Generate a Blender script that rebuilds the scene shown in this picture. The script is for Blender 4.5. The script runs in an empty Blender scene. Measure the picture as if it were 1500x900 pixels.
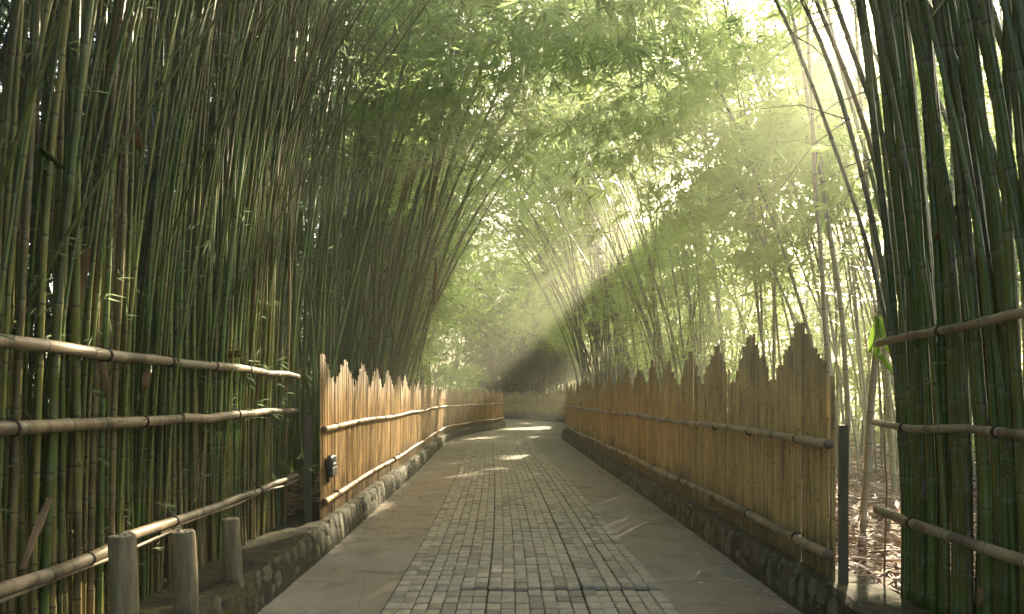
import bpy, math, random
import numpy as np
from mathutils import Vector
R = math.radians
rng = np.random.default_rng(7)
random.seed(7)
scene = bpy.context.scene
COL = scene.collection

# ------------------------------------------------------------------ camera, sky, sun, exposure
F_PX, CAM_H, HORIZON = 1100.0, 1.6, 582.0
cam = bpy.data.cameras.new('camera'); camo = bpy.data.objects.new('camera', cam); COL.objects.link(camo)
camo.location = (0, 0, CAM_H); camo.rotation_euler = (R(90), 0, 0)
cam.sensor_width = 36; cam.lens = 36 * F_PX / 1500
cam.shift_y = (HORIZON - 450) / 1500
cam.clip_end = 500
scene.camera = camo
SUN_AZ, SUN_EL = 27.0, 26.0          # azimuth right of +Y, elevation
world = bpy.data.worlds.new('World'); scene.world = world; world.use_nodes = True
wn = world.node_tree.nodes; wl = world.node_tree.links
sky = wn.new('ShaderNodeTexSky'); sky.sky_type = 'NISHITA'; sky.sun_disc = False
sky.sun_elevation = R(SUN_EL); sky.sun_rotation = R(SUN_AZ)
sky.air_density = 1.0; sky.dust_density = 6.0; sky.ozone_density = 0.3
wl.new(sky.outputs[0], wn['Background'].inputs[0]); wn['Background'].inputs[1].default_value = 0.062
sl = bpy.data.lights.new('sun', 'SUN'); so = bpy.data.objects.new('sun', sl); COL.objects.link(so)
sl.energy = 3.2; sl.angle = R(0.5); sl.color = (1.0, 0.85, 0.60)
sd = Vector((math.sin(R(SUN_AZ)) * math.cos(R(SUN_EL)), math.cos(R(SUN_AZ)) * math.cos(R(SUN_EL)), math.sin(R(SUN_EL))))
so.rotation_euler = sd.to_track_quat('Z', 'Y').to_euler()
scene.view_settings.view_transform = 'Standard'; scene.view_settings.look = 'None'
scene.view_settings.exposure = 3.4; scene.view_settings.gamma = 1.0
scene.cycles.max_bounces = 6; scene.cycles.diffuse_bounces = 2; scene.cycles.glossy_bounces = 2
scene.cycles.transmission_bounces = 3; scene.cycles.volume_bounces = 0
scene.cycles.use_denoising = True
scene.cycles.sample_clamp_indirect = 4.0
HAZE = 0.0041

# ------------------------------------------------------------------ helpers
def mesh_np(name, V, F, uv=None, rnd=None, smooth=True):
    """V (n,3); F (m,k) or list of such arrays; uv (n,2) per vertex; rnd (n,) per vertex"""
    if isinstance(F, np.ndarray): F = [F]
    F = [f for f in F if len(f)]
    me = bpy.data.meshes.new(name)
    nl = sum(f.size for f in F); npoly = sum(len(f) for f in F)
    me.vertices.add(len(V)); me.vertices.foreach_set('co', np.ascontiguousarray(V, dtype=np.float32).ravel())
    me.loops.add(nl); me.polygons.add(npoly)
    li = np.concatenate([f.ravel() for f in F]).astype(np.int32)
    tot = np.concatenate([np.full(len(f), f.shape[1]) for f in F]).astype(np.int32)
    st = np.concatenate([[0], np.cumsum(tot)[:-1]]).astype(np.int32)
    me.loops.foreach_set('vertex_index', li)
    me.polygons.foreach_set('loop_start', st)
    me.polygons.foreach_set('loop_total', tot)
    me.polygons.foreach_set('use_smooth', np.full(npoly, smooth))
    if uv is not None:
        u = me.uv_layers.new(name='UVMap')
        u.data.foreach_set('uv', np.ascontiguousarray(np.asarray(uv, dtype=np.float32)[li]).ravel())
    if rnd is not None:
        a = me.attributes.new('rnd', 'FLOAT', 'POINT'); a.data.foreach_set('value', np.asarray(rnd, dtype=np.float32))
    me.update(calc_edges=True)
    return me

def link(name, me, mat=None, parent=None, loc=(0, 0, 0), rot=(0, 0, 0), scale=(1, 1, 1)):
    o = bpy.data.objects.new(name, me); COL.objects.link(o)
    if mat is not None and me is not None and len(me.materials) == 0: me.materials.append(mat)
    o.location = loc; o.rotation_euler = rot; o.scale = scale
    if parent is not None: o.parent = parent
    return o

def tag(o, label=None, cat=None, group=None, kind=None):
    if label: o['label'] = label
    if cat: o['category'] = cat
    if group: o['group'] = group
    if kind: o['kind'] = kind
    return o

def thing(name, label, cat, loc=(0, 0, 0), group=None):
    o = bpy.data.objects.new(name, None); COL.objects.link(o); o.location = loc
    o.empty_display_size = .2
    return tag(o, label, cat, group)

class MB:
    """collects pieces (V, F list, uv, rnd) into one mesh"""
    def __init__(s): s.V = []; s.F = {}; s.U = []; s.Rn = []; s.n = 0
    def add(s, V, F, uv=None, rnd=0.0):
        V = np.asarray(V, float)
        if isinstance(F, np.ndarray): F = [F]
        for f in F:
            if len(f): s.F.setdefault(f.shape[1], []).append(f + s.n)
        s.V.append(V); s.U.append(np.zeros((len(V), 2)) if uv is None else uv)
        s.Rn.append(np.full(len(V), rnd) if np.isscalar(rnd) else rnd); s.n += len(V)
    def mesh(s, name, smooth=True):
        return mesh_np(name, np.concatenate(s.V), [np.concatenate(f) for f in s.F.values()],
                       np.concatenate(s.U), np.concatenate(s.Rn), smooth)

def tube(P, rad, n=8, v=None, cap=True):
    """swept tube; P (k,3), rad (k,)"""
    P = np.asarray(P, float); k = len(P)
    rad = np.full(k, rad) if np.isscalar(rad) else np.asarray(rad, float)
    T = np.gradient(P, axis=0); T /= np.linalg.norm(T, axis=1)[:, None] + 1e-12
    ref = np.array([1.0, 0, 0]) if abs(T[:, 2]).mean() > .5 else np.array([0, 0, 1.0])
    A = np.cross(T, ref); A /= np.linalg.norm(A, axis=1)[:, None] + 1e-12
    B = np.cross(T, A)
    a = np.linspace(0, 2 * np.pi, n, endpoint=False)
    V = P[:, None] + rad[:, None, None] * (A[:, None] * np.cos(a)[None, :, None] + B[:, None] * np.sin(a)[None, :, None])
    V = V.reshape(-1, 3)
    i = np.arange(k - 1)[:, None] * n; j = np.arange(n)[None]; j2 = (j + 1) % n
    Q = np.stack([i + j, i + j2, i + n + j2, i + n + j], -1).reshape(-1, 4)
    if v is None:
        v = np.concatenate([[0], np.cumsum(np.linalg.norm(np.diff(P, axis=0), axis=1))])
    uv = np.stack([np.tile(a / (2 * np.pi), k), np.repeat(v, n)], 1)
    F = [Q]
    if cap:
        F.append(np.array([list(range(n))[::-1]])); F.append(np.array([[(k - 1) * n + q for q in range(n)]]))
    return V, F, uv

def catmull(pts, step=.25):
    pts = np.asarray(pts, float)
    p = np.vstack([2 * pts[0] - pts[1], pts, 2 * pts[-1] - pts[-2]])
    out = []
    for i in range(1, len(p) - 2):
        L = np.linalg.norm(p[i + 1] - p[i]); n = max(2, int(L / step))
        t = np.linspace(0, 1, n, endpoint=False)[:, None]
        out.append(.5 * ((2 * p[i]) + (-p[i - 1] + p[i + 1]) * t + (2 * p[i - 1] - 5 * p[i] + 4 * p[i + 1] - p[i + 2]) * t ** 2
                         + (-p[i - 1] + 3 * p[i] - 3 * p[i + 1] + p[i + 2]) * t ** 3))
    out.append(p[-2][None]); return np.concatenate(out)

class Line:
    """arc-length parameterised plan curve"""
    def __init__(s, pts):
        s.P = catmull(pts); s.S = np.concatenate([[0], np.cumsum(np.linalg.norm(np.diff(s.P, axis=0), axis=1))]); s.L = s.S[-1]
    def at(s, d):
        return np.stack([np.interp(d, s.S, s.P[:, 0]), np.interp(d, s.S, s.P[:, 1])], -1)
    def tan(s, d):
        t = s.at(np.minimum(d + .1, s.L)) - s.at(np.maximum(d - .1, 0)); return t / np.linalg.norm(t, axis=-1, keepdims=True)

LEFT = Line([(-2.05, 8.0), (-2.1, 10.5), (-2.15, 13), (-2.2, 16.2), (-2.36, 22), (-2.45, 28), (-1.75, 33.7), (-.6, 39.2), (-.9, 42.5), (-3.5, 45), (-9, 46.5)])
RIGHT = Line([(2.31, 5.35), (2.3, 10), (2.2, 18), (2.12, 25), (2.12, 29.5), (2.55, 32.5)])
FAR = Line([(2.57, 32.6), (3.3, 36), (3.8, 41), (3.35, 47.5), (.3, 54.5), (-6, 57.5), (-14, 58.5)])

# ------------------------------------------------------------------ materials
class NT:
    def __init__(s, name):
        s.m = bpy.data.materials.new(name); s.m.use_nodes = True; s.t = s.m.node_tree; s.t.nodes.clear()
        s.out = s.t.nodes.new('ShaderNodeOutputMaterial')
    def n(s, typ, **kw):
        nd = s.t.nodes.new('ShaderNode' + typ)
        ins = kw.pop('ins', {})
        for k, v in kw.items(): setattr(nd, k, v)
        for k, v in ins.items():
            if isinstance(v, bpy.types.NodeSocket): s.t.links.new(v, nd.inputs[k])
            else: nd.inputs[k].default_value = v
        return nd
    def math(s, op, a, b=0.0, c=0.0):
        nd = s.n('Math', operation=op)
        for i, v in enumerate((a, b, c)):
            if isinstance(v, bpy.types.NodeSocket): s.t.links.new(v, nd.inputs[i])
            else: nd.inputs[i].default_value = v
        return nd.outputs[0]
    def mix(s, f, a, b, blend='MIX'):
        nd = s.n('Mix', data_type='RGBA', blend_type=blend)
        for i, v in ((0, f), (6, a), (7, b)):
            if isinstance(v, bpy.types.NodeSocket): s.t.links.new(v, nd.inputs[i])
            else: nd.inputs[i].default_value = v if i == 0 or len(v) == 4 else (*v, 1)
        return nd.outputs[2]
    def ramp(s, f, stops, interp='LINEAR'):
        nd = s.n('ValToRGB'); nd.color_ramp.interpolation = interp
        e = nd.color_ramp.elements
        while len(e) < len(stops): e.new(.5)
        for el, (p, c) in zip(e, stops):
            el.position = p; el.color = (*c, 1) if len(c) == 3 else c
        s.t.links.new(f, nd.inputs[0]); return nd.outputs[0]
    def noise(s, scale, vec=None, detail=4, rough=.55, dist=0.0, out=0):
        nd = s.n('TexNoise', ins={'Scale': scale, 'Detail': detail, 'Roughness': rough, 'Distortion': dist})
        if vec is not None: s.t.links.new(vec, nd.inputs['Vector'])
        return nd.outputs[out]
    def coord(s, scale=(1, 1, 1), which='Object', off=None):
        tc = s.n('TexCoord').outputs[which]
        mp = s.n('Mapping', ins={'Vector': tc, 'Scale': scale})
        if off is not None: s.t.links.new(off, mp.inputs['Location'])
        return mp.outputs[0]
    def rnd(s):
        r = s.n('ObjectInfo').outputs['Random']; a = s.n('Attribute', attribute_name='rnd').outputs['Fac']
        return s.math('FRACT', s.math('ADD', r, a))
    def principled(s, col, rough=.6, bump=None, bstr=.3, bdist=.01, spec=.4, **ins):
        p = s.n('BsdfPrincipled')
        for k, v in (('Base Color', col), ('Roughness', rough), ('Specular IOR Level', spec), *ins.items()):
            if isinstance(v, bpy.types.NodeSocket): s.t.links.new(v, p.inputs[k])
            else: p.inputs[k].default_value = (*v, 1) if isinstance(v, tuple) and len(v) == 3 else v
        if bump is not None:
            b = s.n('Bump', ins={'Strength': bstr, 'Distance': bdist, 'Height': bump}); s.t.links.new(b.outputs[0], p.inputs['Normal'])
        s.t.links.new(p.outputs[0], s.out.inputs[0]); return p
    def vec3(s, a):
        nd = s.n('CombineXYZ'); 
        for i in range(3): s.t.links.new(a, nd.inputs[i])
        return nd.outputs[0]

def bamboo_mat(name, pal, dirt=(.05, .035, .02), rough=.30, node_dark=.28, mould=.35, brown=None, cellmix=.45):
    t = NT(name)
    r = t.rnd()
    base = t.ramp(r, [(i / max(1, len(pal) - 1), c) for i, c in enumerate(pal)])
    uv = t.n('UVMap').outputs[0]
    sp = t.n('SeparateXYZ', ins={'Vector': uv})
    off = t.vec3(t.math('MULTIPLY', r, 37.0))
    oz = t.n('SeparateXYZ', ins={'Vector': t.n('TexCoord').outputs['Object']}).outputs[2]
    low = t.math('ADD', t.math('MULTIPLY', oz, -.55), t.math('MULTIPLY', t.math('FRACT', t.math('MULTIPLY', r, 5.7)), 1.35))
    if brown: base = t.mix(t.ramp(low, [(.15, (0, 0, 0)), (.75, (.8, .8, .8))]), base, brown)
    # streaks along the culm
    st = t.noise(1.0, t.coord((9, .55, 1), 'UV', off), 5, .6)
    base = t.mix(t.math('MULTIPLY', t.math('SUBTRACT', st, .35), .9), base, t.mix(.4, base, (.26, .24, .07)))
    # per-internode tone
    cell = t.n('TexWhiteNoise', noise_dimensions='1D', ins={'W': t.math('ADD', t.math('FLOOR', sp.outputs[1]), t.math('MULTIPLY', r, 91.0))}).outputs[0]
    base = t.mix(t.math('MULTIPLY', cell, cellmix), base, t.mix(.6, base, (.10, .075, .035)))
    # lichen / mould patches
    pt = t.noise(2.2, t.coord((1.6, 1.6, .7), 'Object', off), 5, .65)
    base = t.mix(t.math('MULTIPLY', t.ramp(pt, [(.52, (0, 0, 0)), (.62, (1, 1, 1))]), mould), base, dirt)
    # node ring: thin dark line, pale bloom beneath
    fr = t.math('FRACT', sp.outputs[1])
    line = t.math('LESS_THAN', t.math('MINIMUM', fr, t.math('SUBTRACT', 1.0, fr)), .022)
    bloom = t.ramp(fr, [(.80, (0, 0, 0)), (.95, (1, 1, 1)), (.975, (1, 1, 1)), (.98, (0, 0, 0))])
    base = t.mix(t.math('MULTIPLY', bloom, .22), base, (.34, .34, .24))
    base = t.mix(t.math('MULTIPLY', line, node_dark * 2), base, dirt)
    bmp = t.noise(1.0, t.coord((30, 2.5, 1), 'UV', off), 4, .6)
    t.principled(base, rough, bmp, .25, .004, .45)
    return t.m

M_SCREEN = bamboo_mat('culm_screen', [(.03, .085, .014), (.12, .19, .03), (.055, .125, .02), (.20, .20, .045), (.03, .08, .016), (.17, .12, .045), (.09, .18, .028), (.28, .27, .075)], node_dark=.4, mould=.5, brown=(.23, .165, .075))
M_GREEN = bamboo_mat('culm_green', [(.06, .13, .022), (.14, .20, .04), (.09, .17, .03), (.20, .21, .06)], mould=.3)
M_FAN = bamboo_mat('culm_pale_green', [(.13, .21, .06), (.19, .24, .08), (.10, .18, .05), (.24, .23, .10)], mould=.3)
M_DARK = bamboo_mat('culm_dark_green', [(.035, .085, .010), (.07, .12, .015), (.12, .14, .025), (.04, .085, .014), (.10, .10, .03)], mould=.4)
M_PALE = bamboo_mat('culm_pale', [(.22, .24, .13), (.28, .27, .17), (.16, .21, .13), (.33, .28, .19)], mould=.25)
M_SHADE = bamboo_mat('culm_green_shade', [(.02, .055, .010), (.05, .10, .016), (.08, .10, .02), (.03, .065, .012)], mould=.4)  # darker copy of the culm greens; thicket shade put into the colour
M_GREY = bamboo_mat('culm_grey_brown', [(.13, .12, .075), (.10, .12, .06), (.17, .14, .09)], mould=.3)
M_RAIL = bamboo_mat('rail_weathered', [(.32, .24, .145), (.38, .29, .18), (.27, .215, .145)], dirt=(.045, .035, .025), rough=.5, mould=.75, cellmix=.85)
M_RAILY = bamboo_mat('rail_golden', [(.33, .21, .085), (.38, .25, .11), (.28, .18, .08)], dirt=(.07, .045, .02), rough=.5, mould=.4)
M_TWIG = bamboo_mat('twig', [(.16, .13, .06), (.12, .13, .05)], mould=.2)

def slat_mat(name, pal, moss):
    t = NT(name); r = t.rnd()
    base = t.ramp(r, [(i / (len(pal) - 1), c) for i, c in enumerate(pal)])
    off = t.vec3(t.math('MULTIPLY', r, 53.0))
    st = t.noise(1.0, t.coord((60, 60, 2.2), 'Object', off), 5, .6)
    base = t.mix(t.ramp(st, [(.35, (0, 0, 0)), (.7, (.75, .75, .75))]), base, (.15, .085, .035))
    bl = t.noise(1.0, t.coord((9, 9, 3), 'Object', off), 5, .65)
    base = t.mix(t.ramp(bl, [(.52, (0, 0, 0)), (.68, (.8, .8, .8))]), base, (.075, .05, .028))
    geo = t.n('NewGeometry').outputs['Position']; z = t.n('SeparateXYZ', ins={'Vector': geo}).outputs[2]
    zz = t.math('ADD', z, t.math('MULTIPLY', t.noise(2.0, geo), -.8))
    top = t.ramp(zz, [(.0, (1, 1, 1)), (.28, (0, 0, 0))])      # rising damp
    base = t.mix(t.math('MULTIPLY', top, .7), base, moss)
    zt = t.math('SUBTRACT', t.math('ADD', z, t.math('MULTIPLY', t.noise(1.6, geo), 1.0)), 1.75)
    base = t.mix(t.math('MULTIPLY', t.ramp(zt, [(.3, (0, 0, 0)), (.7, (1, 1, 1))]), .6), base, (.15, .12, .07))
    uv = t.n('UVMap').outputs[0]; fr = t.math('FRACT', t.n('SeparateXYZ', ins={'Vector': uv}).outputs[1])
    line = t.math('LESS_THAN', fr, .03)
    base = t.mix(t.math('MULTIPLY', line, .6), base, (.09, .055, .025))
    t.principled(base, .7, t.noise(1.0, t.coord((200, 200, 6), 'Object', off), 3, .6), .4, .003, .15)
    return t.m
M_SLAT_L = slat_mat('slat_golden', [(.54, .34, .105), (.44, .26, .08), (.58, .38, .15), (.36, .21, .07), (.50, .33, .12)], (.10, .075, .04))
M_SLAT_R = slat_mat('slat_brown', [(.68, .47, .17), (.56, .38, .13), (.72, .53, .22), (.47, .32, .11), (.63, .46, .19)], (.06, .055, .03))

def leaf_mat(name, c1, c2, trans, tcol):
    t = NT(name)
    uv = t.n('UVMap').outputs[0]; u = t.n('SeparateXYZ', ins={'Vector': uv}).outputs[0]
    col = t.ramp(u, [(0, c1), (.55, c2), (.9, c2), (.97, (.26, .2, .07))])
    tc = t.mix(.75, t.mix(1.0, col, (1, 1, 1)), tcol)
    d = t.n('BsdfPrincipled', ins={'Base Color': col, 'Roughness': .5, 'Specular IOR Level': .18})
    tr = t.n('BsdfTranslucent', ins={'Color': tc})
    mx = t.n('MixShader', ins={0: trans}); t.t.links.new(d.outputs[0], mx.inputs[1]); t.t.links.new(tr.outputs[0], mx.inputs[2])
    t.t.links.new(mx.outputs[0], t.out.inputs[0]); return t.m
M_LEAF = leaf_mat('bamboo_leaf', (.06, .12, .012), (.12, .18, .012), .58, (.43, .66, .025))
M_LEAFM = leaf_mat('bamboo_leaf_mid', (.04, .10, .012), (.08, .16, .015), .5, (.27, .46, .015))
M_LEAF_SHADE = leaf_mat('bamboo_leaf_shade', (.022, .06, .010), (.045, .10, .010), .4, (.11, .26, .012))  # darkened copy of the leaf for unlit foliage, shade put into its colour

def litter_mat():
    t = NT('dry_leaf'); uv = t.n('UVMap').outputs[0]; u = t.n('SeparateXYZ', ins={'Vector': uv}).outputs[0]
    col = t.ramp(u, [(0, (.38, .25, .15)), (.3, (.55, .42, .30)), (.6, (.24, .14, .07)), (.8, (.62, .50, .38)), (1, (.15, .09, .05))])
    t.principled(col, .7); return t.m
M_LITTER = litter_mat()

def simple(name, stops, scale, rough=.85, bstr=.5, bdist=.02, detail=8, stretch=(1, 1, 1), spec=.3, extra=None):
    t = NT(name); r = t.rnd(); v = t.coord(stretch, 'Object', t.vec3(t.math('MULTIPLY', r, 17.0)))
    f = t.noise(scale, v, detail, .62)
    col = t.ramp(f, stops)
    if extra: col = extra(t, col, v, r)
    t.principled(col, rough, f, bstr, bdist, spec); return t.m

def soil_x(t, col, v, r):
    return t.mix(t.ramp(t.noise(14, v, 5, .7), [(.45, (0, 0, 0)), (.6, (1, 1, 1))]), col, (.17, .10, .055))
M_SOIL = simple('forest_soil', [(.3, (.035, .025, .015)), (.6, (.09, .06, .035)), (.8, (.15, .10, .06))], 1.2, extra=soil_x)
def conc_x(t, col, v, r):
    w = t.noise(.7, v, 6, .6, 1.2)
    col = t.mix(t.ramp(w, [(.40, (0, 0, 0)), (.62, (.85, .85, .85))]), col, (.25, .195, .13))
    col = t.mix(t.ramp(t.noise(2.3, v, 7, .7, .5), [(.50, (0, 0, 0)), (.66, (.7, .7, .7))]), col, (.085, .07, .048))
    vo = t.n('TexVoronoi', feature='DISTANCE_TO_EDGE', ins={'Scale': .55, 'Vector': t.mix(.12, v, t.n('TexNoise', ins={'Scale': 3.0, 'Detail': 6.0, 'Vector': v}).outputs[1])}).outputs[0]
    col = t.mix(t.ramp(vo, [(.0, (.6, .6, .6)), (.004, (0, 0, 0))]), col, (.07, .06, .045))
    gr = t.noise(190, v, 2, .6)
    col = t.mix(t.ramp(gr, [(.62, (0, 0, 0)), (.66, (.8, .8, .8))]), col, (.42, .38, .30))
    return t.mix(t.ramp(t.noise(60, v, 3, .6), [(.40, (0, 0, 0)), (.8, (.5, .5, .5))]), col, (.30, .25, .19))
M_CONC = simple('path_concrete', [(.3, (.21, .19, .145)), (.7, (.32, .29, .225))], 3.0, .75, .6, .008, extra=conc_x)
M_BED = simple('joint_dirt', [(.3, (.018, .016, .010)), (.7, (.05, .045, .025))], 20, .95)
def brick_x(t, col, v, r):
    col = t.mix(t.ramp(r, [(0, (0, 0, 0)), (.5, (.35, .35, .35)), (1, (.85, .85, .85))]), col, (.45, .42, .33))
    r2 = t.math('FRACT', t.math('MULTIPLY', r, 7.13))
    col = t.mix(t.ramp(r2, [(.55, (0, 0, 0)), (1, (.8, .8, .8))]), col, (.20, .175, .13))
    col = t.mix(t.ramp(t.noise(9, v, 6, .7), [(.45, (0, 0, 0)), (.7, (.65, .65, .65))]), col, (.17, .165, .11))
    return t.mix(t.ramp(t.noise(120, v, 3, .6), [(.4, (0, 0, 0)), (.75, (.6, .6, .6))]), col, (.12, .11, .085))
M_BRICK = simple('paving_brick', [(.3, (.40, .335, .23)), (.7, (.54, .46, .32))], 22, .7, .35, .004, extra=brick_x)
def moss_x(t, col, v, r):
    g = t.n('NewGeometry').outputs['Position']
    up = t.n('SeparateXYZ', ins={'Vector': t.n('NewGeometry').outputs['Normal']}).outputs[2]
    m = t.math('ADD', t.noise(4.5, g, 6, .68), t.math('MULTIPLY', up, .07))
    return t.mix(t.ramp(m, [(.47, (0, 0, 0)), (.60, (.9, .9, .9))]), col, t.mix(t.ramp(t.noise(18, g), [(.35, (0, 0, 0)), (.65, (1, 1, 1))]), (.02, .02, .009), (.085, .08, .028)))
M_STONE = simple('kerb_stone', [(.3, (.05, .046, .03)), (.5, (.12, .11, .07)), (.72, (.27, .25, .155))], 9, .8, .6, .012, extra=moss_x)
M_MORTAR = simple('kerb_mortar', [(.3, (.018, .016, .010)), (.6, (.045, .038, .024)), (.8, (.09, .08, .055))], 6, .9, .9, .03, extra=moss_x)
M_LOG = simple('log_bark', [(.3, (.12, .10, .055)), (.6, (.24, .20, .12)), (.8, (.40, .33, .20))], 2.6, .75, .9, .012, stretch=(9, 9, 1.1), extra=lambda t, col, v, r: t.mix(t.ramp(t.noise(3, t.coord((1, 1, 1)), 5, .7), [(.5, (0, 0, 0)), (.62, (.7, .7, .7))]), col, (.06, .06, .035)))
M_CUT = simple('cut_end', [(.3, (.22, .17, .10)), (.7, (.42, .35, .24))], 14, .8, .6, .01)
M_POST = simple('post_grey_paint', [(.3, (.08, .07, .045)), (.7, (.13, .115, .08))], 6, .55, .2, .003)
M_BLACK = simple('dark_plastic', [(.3, (.022, .024, .028)), (.7, (.04, .042, .046))], 9, .4, .1, .001)
M_WHITE = simple('white_print', [(.3, (.7, .7, .68)), (.7, (.8, .8, .78))], 9, .5, .05, .001)
M_TIE = simple('tie_wire', [(.3, (.02, .016, .012)), (.7, (.04, .03, .02))], 9, .7, .2, .002)
M_SHEATH = simple('dry_sheath', [(.3, (.09, .05, .025)), (.6, (.22, .14, .07)), (.8, (.36, .25, .14))], 3, .7, .5, .004, stretch=(6, 6, 1))

# ------------------------------------------------------------------ ground, path
def corridor_h(x, y):
    lx = np.interp(y, LEFT.P[:, 1], LEFT.P[:, 0], left=-2.05)
    rx = np.where(y < 32.5, np.interp(y, RIGHT.P[:, 1], RIGHT.P[:, 0], left=2.4), np.interp(y, FAR.P[:, 1], FAR.P[:, 0]))
    lx = np.where(y > 42.3, np.where(x < -.9, np.where(y > 45 + np.clip(-x - 3.5, 0, 9) * .27 + .3, -99, 99), -99), lx)
    inside = (x > lx - .12) & (x < rx + .12) & (y < 58.6)
    return inside
gx = np.concatenate([np.arange(-60, -6, 2.0), np.arange(-6, 6.01, .12), np.arange(8, 61, 2.0)])
gy = np.concatenate([np.arange(-25, 2, 1.5), np.arange(2, 14, .2), np.arange(14, 62, .4), np.arange(62, 101, 3)])
GX, GY = np.meshgrid(gx, gy)
ins_ = corridor_h(GX, GY)
hum = .05 * np.sin(GX * 1.7 + GY * .9) * np.sin(GY * 1.3 - GX * .6) + .03 * np.sin(GX * 4.1) * np.sin(GY * 3.7)
GZ = np.where(ins_, -.03, .19 + hum)
k = len(gx)
ii = (np.arange(len(gy) - 1)[:, None] * k + np.arange(k - 1)[None]).ravel()
gm = mesh_np('ground', np.stack([GX.ravel(), GY.ravel(), GZ.ravel()], 1), np.stack([ii, ii + 1, ii + k + 1, ii + k], 1))
tag(link('ground', gm, M_SOIL), kind='structure')

def offset(line, d, o):   # o>0: right of travel
    p = line.at(d); t = line.tan(d); o = np.asarray(o)[..., None] if np.ndim(o) else o; return p + o * np.stack([t[..., 1], -t[..., 0]], -1)

# concrete sheet between the kerbs
ys = np.linspace(1.0, 32, 80)
lx = np.interp(ys, LEFT.P[:, 1], LEFT.P[:, 0], left=-2.05) - .02
rx = np.interp(ys, RIGHT.P[:, 1], RIGHT.P[:, 0], left=2.4) + .02
tt = np.linspace(0, 1, 24)
X = lx[:, None] * (1 - tt) + rx[:, None] * tt; Y = np.repeat(ys[:, None], 24, 1)
V1 = np.stack([X.ravel(), Y.ravel(), np.zeros(X.size)], 1); ii = (np.arange(79)[:, None] * 24 + np.arange(23)[None]).ravel()
mb = MB(); mb.add(V1, np.stack([ii, ii + 1, ii + 25, ii + 24], 1))
fi = np.linspace(0, FAR.L, 60); li_ = np.linspace(np.interp(32, LEFT.P[:, 1], LEFT.S), LEFT.L, 60)
A = LEFT.at(li_); B = FAR.at(fi)
tt = np.linspace(0, 1, 12)
Q = A[:, None] * (1 - tt)[None, :, None] + B[:, None] * tt[None, :, None]
V2 = np.concatenate([Q.reshape(-1, 2), np.zeros((720, 1))], 1); ii = (np.arange(59)[:, None] * 12 + np.arange(11)[None]).ravel()
mb.add(V2, np.stack([ii, ii + 1, ii + 13, ii + 12], 1))
path = tag(link('path', mb.mesh('path'), M_CONC), kind='structure')

BR = Line([(.13, 1.0), (.13, 5.5), (.12, 8), (.08, 10.5), (-.02, 15), (-.25, 22.6), (-.32, 29), (.25, 35.5), (1.2, 41), (1.2, 47), (-1.5, 52.5), (-8, 54.5)])
NC, BW = 20, .110
dd = np.linspace(.5, BR.L - 1, 200)
Lp = offset(BR, dd, -NC * BW / 2 - .003); Rp = offset(BR, dd, NC * BW / 2 + .003)
V = np.concatenate([np.c_[Lp, np.full(200, .004)], np.c_[Rp, np.full(200, .004)]]); i = np.arange(199)
link('joint_bed', mesh_np('joint_bed', V, np.stack([i, i + 200, i + 201, i + 1], 1)), M_BED, path)

def brick_vf(w, l, h, rs):
    # bevelled block with worn corners
    b = .009
    def ring(ww, ll, z, j):
        c = np.array([(-ww, -ll), (ww, -ll), (ww, ll), (-ww, ll)], float) / 2 + rs.uniform(-j, j, (4, 2))
        return np.c_[c, np.full(4, z)]
    a = ring(w, l, -.012, 0); m = ring(w, l, h - b * .7, .004); t_ = ring(w - 2 * b, l - 2 * b, h, .005)
    t_[:, 2] += rs.uniform(-.0015, .0015, 4)
    V = np.concatenate([a, m, t_]); F = []
    for q in (0, 4):
        for j in range(4): F.append([q + j, q + (j + 1) % 4, q + 4 + (j + 1) % 4, q + 4 + j])
    F.append([8, 9, 10, 11]); return V, np.array(F)
rs = np.random.default_rng(3)
brick_meshes = []
for i in range(14):
    V, F = brick_vf(BW - .006 - rs.uniform(0, .004), 1.0, .017, rs)          # unit length, scaled per lay
    brick_meshes.append((V, F))
bm_cache = {}
laid = []
for c in range(NC):
    d = 1.2 + rs.uniform(0, .02); base_d = d
    off = (c - (NC - 1) / 2) * BW + rs.normal(0, .003)
    while d < BR.L - 2:
        L = rs.choice([.18, .185, .175, .172, .188], p=[.4, .2, .2, .1, .1]); L += .25 * ((1.2 + .18 * round((d - 1.2) / .18)) - d) * (rs.random() < .6)
        
        laid.append((d + L / 2, off, L - .014 - rs.uniform(0, .006), c)); d += L
laid.sort(key=lambda q: q[0])
CRACK = lambda off: 5.15 + .05 * math.sin(off * 3.1) + .03 * math.sin(off * 9)   # arc position of the heaved joint
far_b = MB(); near_n = 0
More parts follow.
